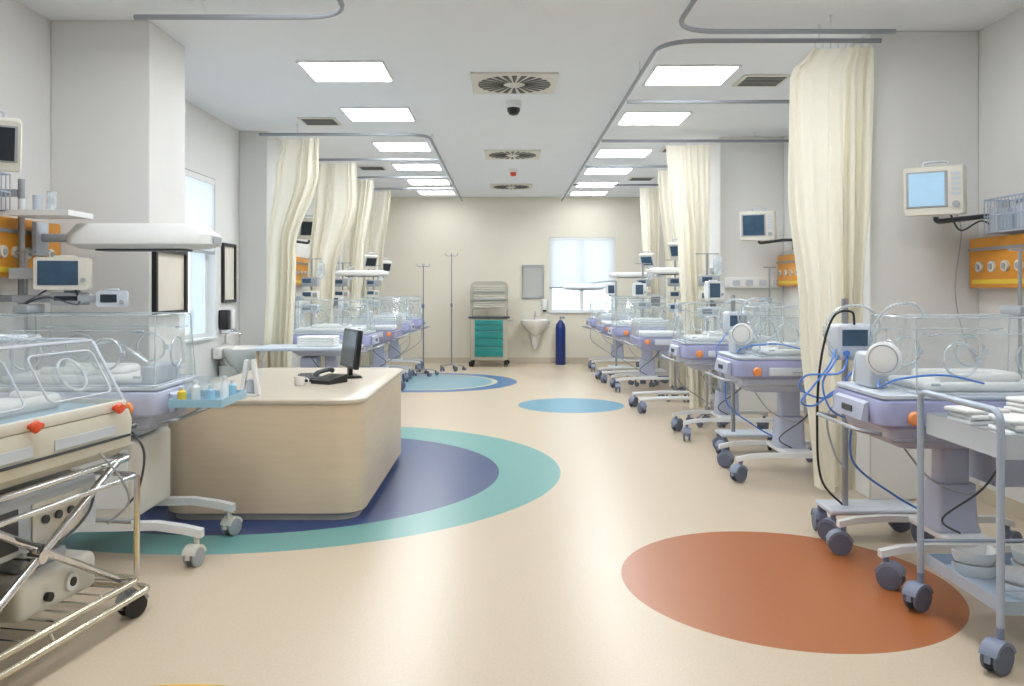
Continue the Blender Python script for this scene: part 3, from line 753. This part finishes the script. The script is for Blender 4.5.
def sink(loc, rz, lab):
    r = thing('wash_basin', lab, 'sink', loc, rz, 'white wash basins')
    g = G()
    prof = [(.03, .52), (.09, .56), (.19, .66), (.25, .76), (.26, .80), (.245, .805), (.21, .79), (.16, .72), (.05, .69), (.001, .688)]
    g.lathe(prof, (0, -.24, 0), 28, None, 1.05, .85); g.box(-.24, .24, -.09, 0, .70, .82, .02, 3)
    g.obj('basin', 'ceramic', r)
    g = G(); g.loft([rr(.035, .05, .03, .26, cy=-.052), rr(.06, .07, .04, .34, cy=-.072), rr(.085, .09, .05, .5, cy=-.092), rr(.11, .11, .06, .62, cy=-.112)]); g.obj('half_pedestal', 'ceramic', r)
    G().sweep(fil([(0, -.05, .82), (0, -.05, .94), (0, -.2, .95), (0, -.2, .9)], .04), .011, 8).box(-.02, .02, -.08, -.02, .82, .85, .005).box(-.008, .008, -.13, -.05, .96, .975, .003, 1).obj('tap', 'chrome', r)
    return r
sink((WL+.013, 8.56, 0), pi/2, 'white wash basin with half pedestal below side board')
sink((.52, D, 0), 0, 'white wash basin with half pedestal on end wall')
def dispenser(x, y, z, ax, s, m1, m2, lab):
    r = thing('soap_dispenser', lab, 'soap dispenser', (x, y, z), {('y', -1): 0, ('x', 1): pi/2}[(ax, s)])
    G().box(-.05, .05, -.1, 0, 0, .2, .015).obj('body', m1, r)
    G().box(-.035, .035, -.11, -.03, -.03, -.001, .006).obj('lever', m2, r)
dispenser(WL, 8.58, .98, 'x', 1, 'black', 'white', 'black wall soap dispenser beside wash basin')
dispenser(WL, 8.73, .98, 'x', 1, 'white', 'grey', 'white wall soap dispenser beside wash basin')
dispenser(.70, D, .99, 'y', -1, 'white', 'black', 'white wall soap dispenser beside wash basin')

# ------------------------------------------------------------------ desk
r = thing('reception_desk', 'curved pale wood nurse station desk with rounded corners', 'desk', (-1.475, 6.11, 0))
G().loft([rr(.565, .98, .13, .0, 8), rr(.565, .98, .13, .04, 8)]).obj('plinth', 'offwhite', r)
G().loft([rr(.595, 1.01, .15, .04, 12), rr(.605, 1.02, .16, .05, 12), rr(.605, 1.02, .16, .70, 12)]).obj('desk_body', 'wood', r)
G().loft([rr(.61, 1.025, .16, .701, 12), rr(.615, 1.03, .16, .708, 12), rr(.615, 1.03, .16, .725, 12), rr(.608, 1.022, .16, .732, 12)]).obj('desk_top', 'woodtop', r)
DZ = .733
r = thing('computer_monitor', 'black flat computer monitor turned nearly side on at desk', 'computer monitor', (-1.19, 6.36, DZ), -1.12)
G().loft([rr(.11, .09, .03, 0), rr(.1, .08, .03, .015)]).obj('stand_base', 'black', r)
G().box(-.03, .03, 0, .03, .015, .16, .006).obj('stand_neck', 'black', r)
T = Matrix.Rotation(-.12, 4, 'X')
o = G().box(-.2, .2, -.02, .02, .07, .36, .01, 2, T).box(-.12, .12, .015, .04, .12, .30, .02, 2, T).obj('display', 'black', r)
G().box(-.18, .18, -.024, -.0205, .09, .34, 0, 1, T).obj('screen', 'screen', o)
r = thing('keyboard', 'black computer keyboard on desk', 'keyboard', (-1.44, 6.24, DZ), -1.25)
G().box(-.22, .22, -.075, .075, 0, .018, .006).obj('case', 'black', r)
g = G()
for i in range(13):
    for j in range(4): g.box(-.2+i*.031, -.174+i*.031, -.06+j*.031, -.034+j*.031, .0185, .026)
g.obj('key', 'dgrey', r)['kind'] = 'stuff'
r = thing('telephone', 'black desk telephone with handset', 'telephone', (-1.25, 5.98, DZ), -.5)
G().prism([(-.1, 0), (.1, 0), (.1, .055), (-.1, .025)], 'x', -.08, .08).obj('base', 'black', r)
G().sweep(spline([(-.045, -.09, .05), (-.045, -.07, .075), (-.045, .05, .09), (-.045, .09, .075)], 5), .017, 8).obj('handset', 'dgrey', r)
r = thing('mug', 'small white mug on desk', 'mug', (-1.42, 5.82, DZ))
G().lathe([(.03, 0), (.034, .006), (.036, .06), (.033, .06), (.03, .01), (.001, .01)], seg=20).obj('cup', 'ceramic', r)
G().ring((.045, 0, .032), (1, 0, 0), (0, 0, 1), .017, .005, 14, 6).obj('handle', 'ceramic', r)
r = thing('brochure_holder', 'white tented desk holder standing on desk', 'desk stand', (-1.60, 5.3, DZ), .15)
g = G(); g.prism([(-.06, 0), (-.04, 0), (-.010, .20), (-.010, .22), (-.03, .22)], 'y', -.06, .04); g.prism([(.06, 0), (.04, 0), (.010, .20), (.010, .22), (.03, .22)], 'y', -.06, .04)
g.box(-.055, .055, -.06, .04, 0, .012); g.obj('stand', 'white', r)
G().box(-.022, .022, -.02, .03, .0125, .10, .01).obj('insert', 'lgrey', r)

# ------------------------------------------------------------------ transport incubator (near)
TX, TY, TA = -1.97, 3.16, -math.radians(10)
r = thing('transport_incubator', 'cream transport incubator on folding chrome frame trolley', 'incubator', (TX, TY, 0), TA)
lo = [(-.27, -.56, .15), (.30, -.56, .15), (.30, .56, .15), (-.27, .56, .15)]
def loop(pts, rad=.06):
    P = [Vector(p) for p in pts]; n = len(P); out = []
    for i in range(n):
        a, b, c = P[i-1], P[i], P[(i+1) % n]
        p = b+(a-b).normalized()*rad; q = b+(c-b).normalized()*rad
        for k in range(6): t = k/5; out.append(p*(1-t)**2+b*2*t*(1-t)+q*t*t)
    return out
g = G(); g.sweep(loop(lo), .014, 10, True)
g.sweep(loop([(x*1.08, y*1.08, .10) for x, y, z in lo]), .014, 10, True)
for x in (-.27, .30):
    for y in (-.5, 0, .5): g.cyl((x, y, .15), (x*1.07, y*1.06, .10), .009, None, 8)
g.obj('lower_frame', 'brass', r, label='champagne tinted lower tube frame')
g = G(); g.sweep(loop([(x*.95, y*.94, .68) for x, y, z in lo]), .013, 10, True)
g.sweep(loop([(x*1.0, y*.98, .60) for x, y, z in lo]), .011, 10, True)
for x in (-.245, .285):
    g.sweep([(x, -.48, .17), (x, .42, .68)], .016, 10); g.sweep([(x*.9, .48, .17), (x*.9, -.42, .68)], .016, 10)
    g.sweep([(x*1.06, .53, .17), (x*1.06, .53, .60)], .013, 8); g.sweep([(x*1.06, -.53, .17), (x*1.06, -.53, .60)], .013, 8)
    g.cyl((x*.88, -.03, .425), (x*1.06, -.03, .425), .024)
g.sweep([(-.25, -.03, .42), (.25, -.03, .42)], .012, 8); g.sweep([(-.25, .48, .17), (.25, .48, .17)], .01, 8); g.sweep([(-.25, .53, .40), (.28, .53, .40)], .01, 8)
g.obj('scissor_frame', 'chrome', r)
for x in (-.25, .28):
    for y in (-.5, .5): castor(r, x, y, .055, 'alu', 'black', ztop=.14)
g = G()
for i in range(12): g.sweep([(-.26, -.5+i*.09, .165), (.29, -.5+i*.09, .165)], .004, 5)
g.obj('shelf_wire', 'chrome', r)['kind'] = 'stuff'
o = G().box(-.2, .21, -.40, .40, .42, .64, .02, 3).obj('power_unit', 'lgrey', r)
G().box(.211, .217, -.3, -.05, .45, .60, .002, 1).obj('front_panel', 'dgrey', o)
G().box(.211, .217, .02, .3, .45, .60, .002, 1).obj('front_panel', 'offwhite', o)
for k in range(3): G().cyl((.218, .08+k*.07, .53), (.23, .08+k*.07, .53), .016).obj('dial', 'dgrey', o)
G().loft([rr(.25, .50, .05, .70), rr(.285, .545, .05, .735), rr(.29, .55, .05, .84), rr(.28, .54, .05, .885)]).obj('body', 'cream', r)
G().box(.2905, .296, -.5, .5, .775, .785).obj('trim_line', 'dgrey', r)
for yc in (-.25, .22): G().box(.2905, .294, yc-.18, yc+.18, .795, .835, .001, 1).obj('side_plate', 'lgrey', r)
G().box(-.2, .2, -.42, .42, .888, .92, .015).obj('mattress', 'bluetub', r)
g = G()
g.sweep(fil([(-.1, -.3, .95), (.12, -.3, .95), (.12, .3, .95), (-.1, .3, .95)], .08), .03, 10); g.box(-.1, .1, -.25, .25, .921, .96, .015); g.obj('blanket', 'linen', r)
prof = [(.27, .89), (.27, .93), (.13, 1.17), (.10, 1.18), (-.22, 1.18), (-.25, 1.16), (-.27, .93), (-.27, .89)]
g = G(); g.prism([(.268, .932), (.128, 1.172), (.10, 1.176), (-.22, 1.176), (-.25, 1.16), (-.266, .932)], 'y', -.498, .478); g.obj('hood', 'clear', r, label='slanted clear acrylic hood')
g = G()
for y in (-.5, .48): g.sweep([(a, y, b) for a, b in prof[1:7]], .007, 6)
for a, b in ((.122, 1.178), (-.23, 1.178)): g.sweep([(a, -.5, b), (a, .48, b)], .007, 6)
g.obj('hood_edge', 'lgrey', r)
g = G(); g.box(.262, .282, -.51, .49, .887, .93, .006).box(-.282, -.262, -.51, .49, .887, .93, .006).box(-.262, .262, -.51, -.49, .887, .93, .004).box(-.262, .262, .47, .49, .887, .93, .004)
g.obj('hood_base_frame', 'offwhite', r)
d = Vector((-.14, 0, .24)).normalized(); nn = Vector((.24, 0, .14)).normalized()
c0 = Vector((.20, 0, 1.05))+nn*.006
def rrect3(c, hy, hz, rad, n=5):
    return [c+Vector((0, p.x, 0))+d*p.y for p in rr(hy, hz, rad, 0, n)]
for yc in (-.25, .24):
    g = G(); c = c0+Vector((0, yc, 0))+nn*.004
    g.sweep(rrect3(c, .185, .10, .03), .0045, 8, True)
    g.obj('access_door', 'lgrey', r, label='slanted rectangular access door')
    g = G(); g.ring(c+nn*.004, (0, 1, 0), d, .07, .006, 24, 6)
    g.box(-.006, .008, -.02, .02, -.01, .01, .002, 1, Matrix.Translation(c+Vector((0, .09, 0))))
    g.obj('porthole_door', 'tube', r)
for y in (-.08, .40):
    g = G(); R = Matrix.Rotation(pi/2, 4, 'Y')
    g.lathe([(.010, 0), (.010, .014), (.020, .018), (.024, .028), (.018, .038), (.001, .042)], (.283, y, .905), 18, R)
    g.box(.293, .318, y-.01, y+.04, .895, .916, .008)
    g.obj('latch_knob', 'red', r, label='bright red orange latch knob')
G().sweep(fil([(-.25, .54, .80), (-.25, .62, .80), (.25, .62, .80), (.25, .54, .80)], .05), .012, 8).obj('push_handle', 'dgrey', r)
G().box(-.16, .06, -.38, -.05, 1.188, 1.235, .012).obj('top_module', 'grey', r)
G().box(-.18, -.04, .05, .32, 1.188, 1.21, .01).obj('top_module', 'lgrey', r)
corr(r, [(-.06, -.06, 1.22), (.02, .06, 1.22), (.06, .18, 1.198), (.0, .32, 1.2), (-.15, .42, 1.198)], .007)
G().sweep(spline([(.2, -.2, .6), (.28, -.1, .5), (.26, .1, .44), (.24, .3, .5), (.2, .4, .6)], 8), .006, 6).obj('cable', 'dgrey', r)
G().sweep(spline([(.29, .3, .74), (.33, .38, .62), (.31, .46, .5), (.24, .42, .42)], 8), .005, 6).obj('cable', 'grey', r)
Rt = Matrix.Translation((TX, TY, 0)) @ Matrix.Rotation(TA, 4, 'Z')
p = Rt @ Vector((.02, .20, .17))
r = thing('suction_unit', 'grey and white suction unit on the trolley shelf', 'medical device', p, TA)
G().box(-.17, .19, -.24, .2, .0, .15, .03, 3).obj('case', 'offwhite', r)
G().box(-.12, .13, -.15, .1, .151, .2, .02, 3).obj('lid', 'grey', r)
o = G().cyl((.191, .03, .075), (.205, .03, .075), .035).obj('gauge', 'white', r); G().cyl((.2055, .03, .075), (.209, .03, .075), .018).obj('dial', 'black', o)
G().cyl((.191, -.1, .06), (.21, -.1, .06), .018).obj('knob', 'black', r)
p = Rt @ Vector((.02, -.26, .17))
r = thing('aspirator_box', 'dark grey aspirator box on the trolley shelf', 'medical device', p, TA)
G().box(-.18, .18, -.17, .15, .0, .2, .02, 3).obj('case', 'dgrey', r)
G().box(.181, .188, -.12, .1, .04, .16, .002, 1).obj('front_panel', 'lgrey', r)
G().cyl((.189, -.05, .1), (.2, -.05, .1), .025).obj('gauge', 'white', r)

TRX = -1.57
r = thing('instrument_tray', 'pale blue shallow tray on bracket holding bottles', 'tray', (TRX, 4.46, .80))
G().tray(-.13, .14, -.2, .2, 0, .04, .006).obj('tray', 'bluetub', r)
G().tray(-.12, .02, -.02, .18, .0065, .12, .005).obj('compartment', 'clear', r)
G().sweep([(-.12, 0, -.01), (.1, 0, -.01)], .008, 8).obj('bracket', 'alu', r)
for i, (dx, dy, hh, c, n) in enumerate(((-.09, -.12, .09, 'yellow', 'bottle'), (-.03, -.09, .12, 'white', 'bottle'), (.05, -.1, .10, 'bluetub', 'bottle'), (.08, .02, .13, 'white', 'bottle'), (.09, .12, .1, 'bluetub', 'bottle'))):
    o = thing('small_bottle', {'yellow': 'small yellow medicine bottle on tray', 'white': 'small white medicine bottle on tray', 'bluetub': 'small light blue medicine bottle on tray'}[c], 'bottle', (TRX+dx, 4.46+dy, .8065), 0, 'bottles on instrument tray')
    G().lathe([(.018, 0), (.022, .004), (.022, hh*.7), (.01, hh*.82), (.01, hh*.85)], seg=14).obj('bottle_body', c, o)
    G().lathe([(.012, hh*.85), (.012, hh), (.001, hh)], seg=12).obj('cap', 'white', o)

def ivpole(loc, lab, h=1.95):
    r = thing('iv_pole', lab, 'drip stand', loc, 0, 'drip stands')
    g = G()
    for i in range(5):
        a = 2*pi*i/5+.2; g.sweep(fil([(0, 0, .10), (.1*math.cos(a), .1*math.sin(a), .10), (.2*math.cos(a), .2*math.sin(a), .07)], .05), .008, 8)
    g.cyl((0, 0, .09), (0, 0, .15), .02); g.obj('base', 'alu', r)
    for i in range(5):
        a = 2*pi*i/5+.2; castor(r, .2*math.cos(a), .2*math.sin(a), .024, 'rubber', 'rubber')
    G().cyl((0, 0, .15), (0, 0, 1.1), .010).cyl((0, 0, 1.1), (0, 0, h), .007).cyl((0, 0, 1.08), (0, 0, 1.14), .018).obj('pole', 'rubber', r)
    g = G()
    for a in (0, pi/2, pi, 3*pi/2): g.sweep(spline([(0, 0, h), (.06*math.cos(a), .06*math.sin(a), h-.01), (.1*math.cos(a), .1*math.sin(a), h+.01), (.1*math.cos(a), .1*math.sin(a), h+.04)], 4), .004, 6)
    g.obj('hook', 'rubber', r)
    return r
ivpole((-.94, 14.4, 0), 'tall metal drip stand by the end wall')
ivpole((-1.34, 13.62, 0), 'tall metal drip stand beside incubators', 1.75)

# ------------------------------------------------------------------ steel trolley
TO = .04
r = thing('steel_trolley', 'pale blue steel instrument trolley with two shelves on castors', 'trolley', (2.1+TO, 3.4, 0))
g = G()
X0, X1, Y0, Y1 = -.34, .34, -.3, .3
for x in (X0, X1):
    g.sweep(fil([(x, Y0, .16), (x, Y0, .95), (x, Y1, .95), (x, Y1, .16)], .05), .014, 10)
g.sweep([(X0, Y0, .3), (X1, Y0, .3)], .008, 8).sweep([(X0, Y1, .3), (X1, Y1, .3)], .008, 8).sweep([(X0, Y1, .92), (X1, Y1, .92)], .009, 8)
g.obj('tube_frame', 'bluepaint', r)
G().tray(X0+.016, X1-.016, Y0+.016, Y1-.016, .77, .86, .006).obj('shelf', 'lgrey', r, label='deep pale grey upper tray')
G().tray(X0+.016, X1-.016, Y0+.016, Y1-.016, .20, .25, .006).obj('shelf', 'traymat', r)
for x in (X0, X1):
    for y in (Y0, Y1): castor(r, x, y, .058, ztop=.165, a=.5)
def kidney(a, b, k, z, sc=1, n=28):
    return [Vector((a*sc*math.cos(2*pi*i/n), b*sc*math.sin(2*pi*i/n)+k*(math.cos(2*pi*i/n))**2, z)) for i in range(n)]
def dish(loc, a, ang, kid=True):
    r = thing('kidney_dish' if kid else 'round_dish', 'white curved kidney dish on lower trolley shelf' if kid else 'white round dish on lower trolley shelf', 'bowl', loc, ang, 'white dishes on trolley')
    k = .05 if kid else 0; b = a*.55 if kid else a*.95
    G().loft([kidney(a, b, k, 0, .8), kidney(a, b, k, .02, .93), kidney(a, b, k, .05, 1.0), kidney(a, b, k, .05, .95), kidney(a, b, k, .02, .87), kidney(a, b, k, .006, .72)]).obj('dish', 'white', r)
    return r
for x, y, z, a, ang, kd in ((1.93, 3.53, .2065, .10, .3, 1), (1.93, 3.53, .2575, .10, .3, 1), (2.16, 3.54, .2065, .09, 0, 0), (2.16, 3.54, .2575, .09, 0, 0), (1.98, 3.27, .2065, .11, -.2, 1), (1.98, 3.27, .2575, .11, -.2, 1), (2.24, 3.28, .2065, .10, 0, 0)):
    dish((x+TO, y, z), a, ang, bool(kd))
for i, (x, y, w, a, n) in enumerate(((1.93, 3.54, .10, .15, 6), (2.0, 3.27, .13, -.1, 6), (2.18, 3.54, .11, .2, 8), (2.29, 3.27, .10, .1, 7))):
    g = G()
    for k in range(n):
        j = random.uniform(-.010, .010)
        g.box(-w+j, w+j, -w*.75-j, w*.75-j, k*.021, k*.021+.0205, .01, 3)
    tag(g.obj('folded_cloth', 'linen', None, (x+TO, y, .7765), (0, 0, a)), 'folded white cloth stack in steel trolley tray', 'cloth', 'white cloths on trolley')

# ------------------------------------------------------------------ back wall items
r = thing('medical_cart', 'beige supply cart with teal drawers and arched top unit', 'medical cart', (-.32, 15.3, 0))
G().box(-.33, .33, -.24, .24, .12, .86, .015).obj('body', 'beige', r)
for k in range(5):
    hgt = (.10, .10, .14, .14, .18)[k]; z = .84-sum((.10, .10, .14, .14, .18)[:k+1])
    o = G().box(-.25, .25, -.26, -.241, z+.004, z+hgt-.004, .006).obj('drawer', 'teal', r)
    G().box(-.1, .1, -.275, -.2605, z+hgt-.032, z+hgt-.02, .003, 1).obj('handle', 'teal', o)
G().box(-.37, .37, -.27, .27, .862, .89, .01).obj('worktop', 'dgrey', r)
G().sweep(fil([(.33, -.2, .8), (.42, -.2, .8), (.42, .2, .8), (.33, .2, .8)], .04), .012, 8).obj('push_handle', 'alu', r)
for x in (-.3, .3):
    for y in (-.2, .2): castor(r, x, y, .045, 'black', 'black', ztop=.13)
g = G(); g.box(-.34, -.31, -.1, .2, .891, 1.02, .005, 1); g.box(.31, .34, -.1, .2, .891, 1.02, .005, 1)
arch = [(-.34, 1.02)]+[(-.34+.12*(1-math.cos(t)), 1.42+.1*math.sin(t)) for t in [pi/2*i/6 for i in range(7)]]+[(.34-.12*(1-math.cos(t)), 1.42+.1*math.sin(t)) for t in [pi/2-pi/2*i/6 for i in range(7)]]+[(.34, 1.02)]
g.prism(arch, 'y', -.08, .2)
o = g.obj('hutch', 'beige', r)
g = G()
for i in range(10): g.box(-.28, .28, -.10+.008*(i % 2), -.081, 1.05+i*.04, 1.084+i*.04, .004, 1)
g.obj('roller_shutter', 'cream', o)
G().box(-.34, .34, -.14, -.1005, 1.19, 1.21).obj('bin_rail', 'grey', o)
G().box(-.3, .3, -.13, -.1005, 1.33, 1.345).obj('bin_rail', 'grey', o)
r = thing('oxygen_cylinder', 'tall dark blue gas cylinder standing by wall', 'gas cylinder', (.98, 15.55, 0))
G().lathe([(.085, .0), (.092, .01), (.092, .66), (.08, .74), (.04, .79), (.03, .81)], seg=24).obj('tank', 'dblue', r)
G().cyl((0, 0, .81), (0, 0, .88), .018).cyl((0, 0, .86), (.07, 0, .86), .012).cyl((.05, 0, .86), (.05, -.05, .86), .028).obj('valve', 'alu', r)
r = thing('examination_lamp', 'white examination lamp head reaching out in front of window', 'examination lamp', (1.75, 13.62, 0))
g = G(); g.box(-.12, .2, -.14, .14, .1, .15, .015); g.obj('base', 'lgrey', r)
for x in (-.1, .18):
    for y in (-.11, .11): castor(r, x, y, .035)
G().cyl((0, 0, .15), (0, 0, 1.5), .018).sweep(fil([(0, 0, 1.5), (0, 0, 1.52), (-.25, 0, 1.50), (-.5, 0, 1.46)], .06), .014, 8).obj('pole', 'grey', r)
G().loft([rr(.28, .12, .05, 1.37, cx=-.52), rr(.33, .16, .05, 1.40, cx=-.52), rr(.32, .15, .05, 1.43, cx=-.52), rr(.22, .1, .05, 1.47, cx=-.52)]).obj('lamp_head', 'lgrey', r)
G().box(-.7, -.34, -.08, .08, 1.36, 1.369, .003, 1).obj('lamp_grille', 'dgrey', r)

# ------------------------------------------------------------------ world, camera
w = bpy.data.worlds.new('World'); bpy.context.scene.world = w; w.use_nodes = True
bg = w.node_tree.nodes['Background']; bg.inputs[0].default_value = (.84, .93, 1, 1); bg.inputs[1].default_value = 2.5
cam = bpy.data.cameras.new('camera'); co = bpy.data.objects.new('camera', cam); C.objects.link(co)
cam.sensor_width = 36; cam.lens = 850/1024*36; cam.shift_x = 5/1024; cam.shift_y = -55/1024
cam.clip_start = .05; cam.clip_end = 100
co.location = (0, 0, 1.4); co.rotation_euler = (pi/2, 0, 0)
bpy.context.scene.camera = co
bpy.context.scene.view_settings.view_transform = 'Standard'
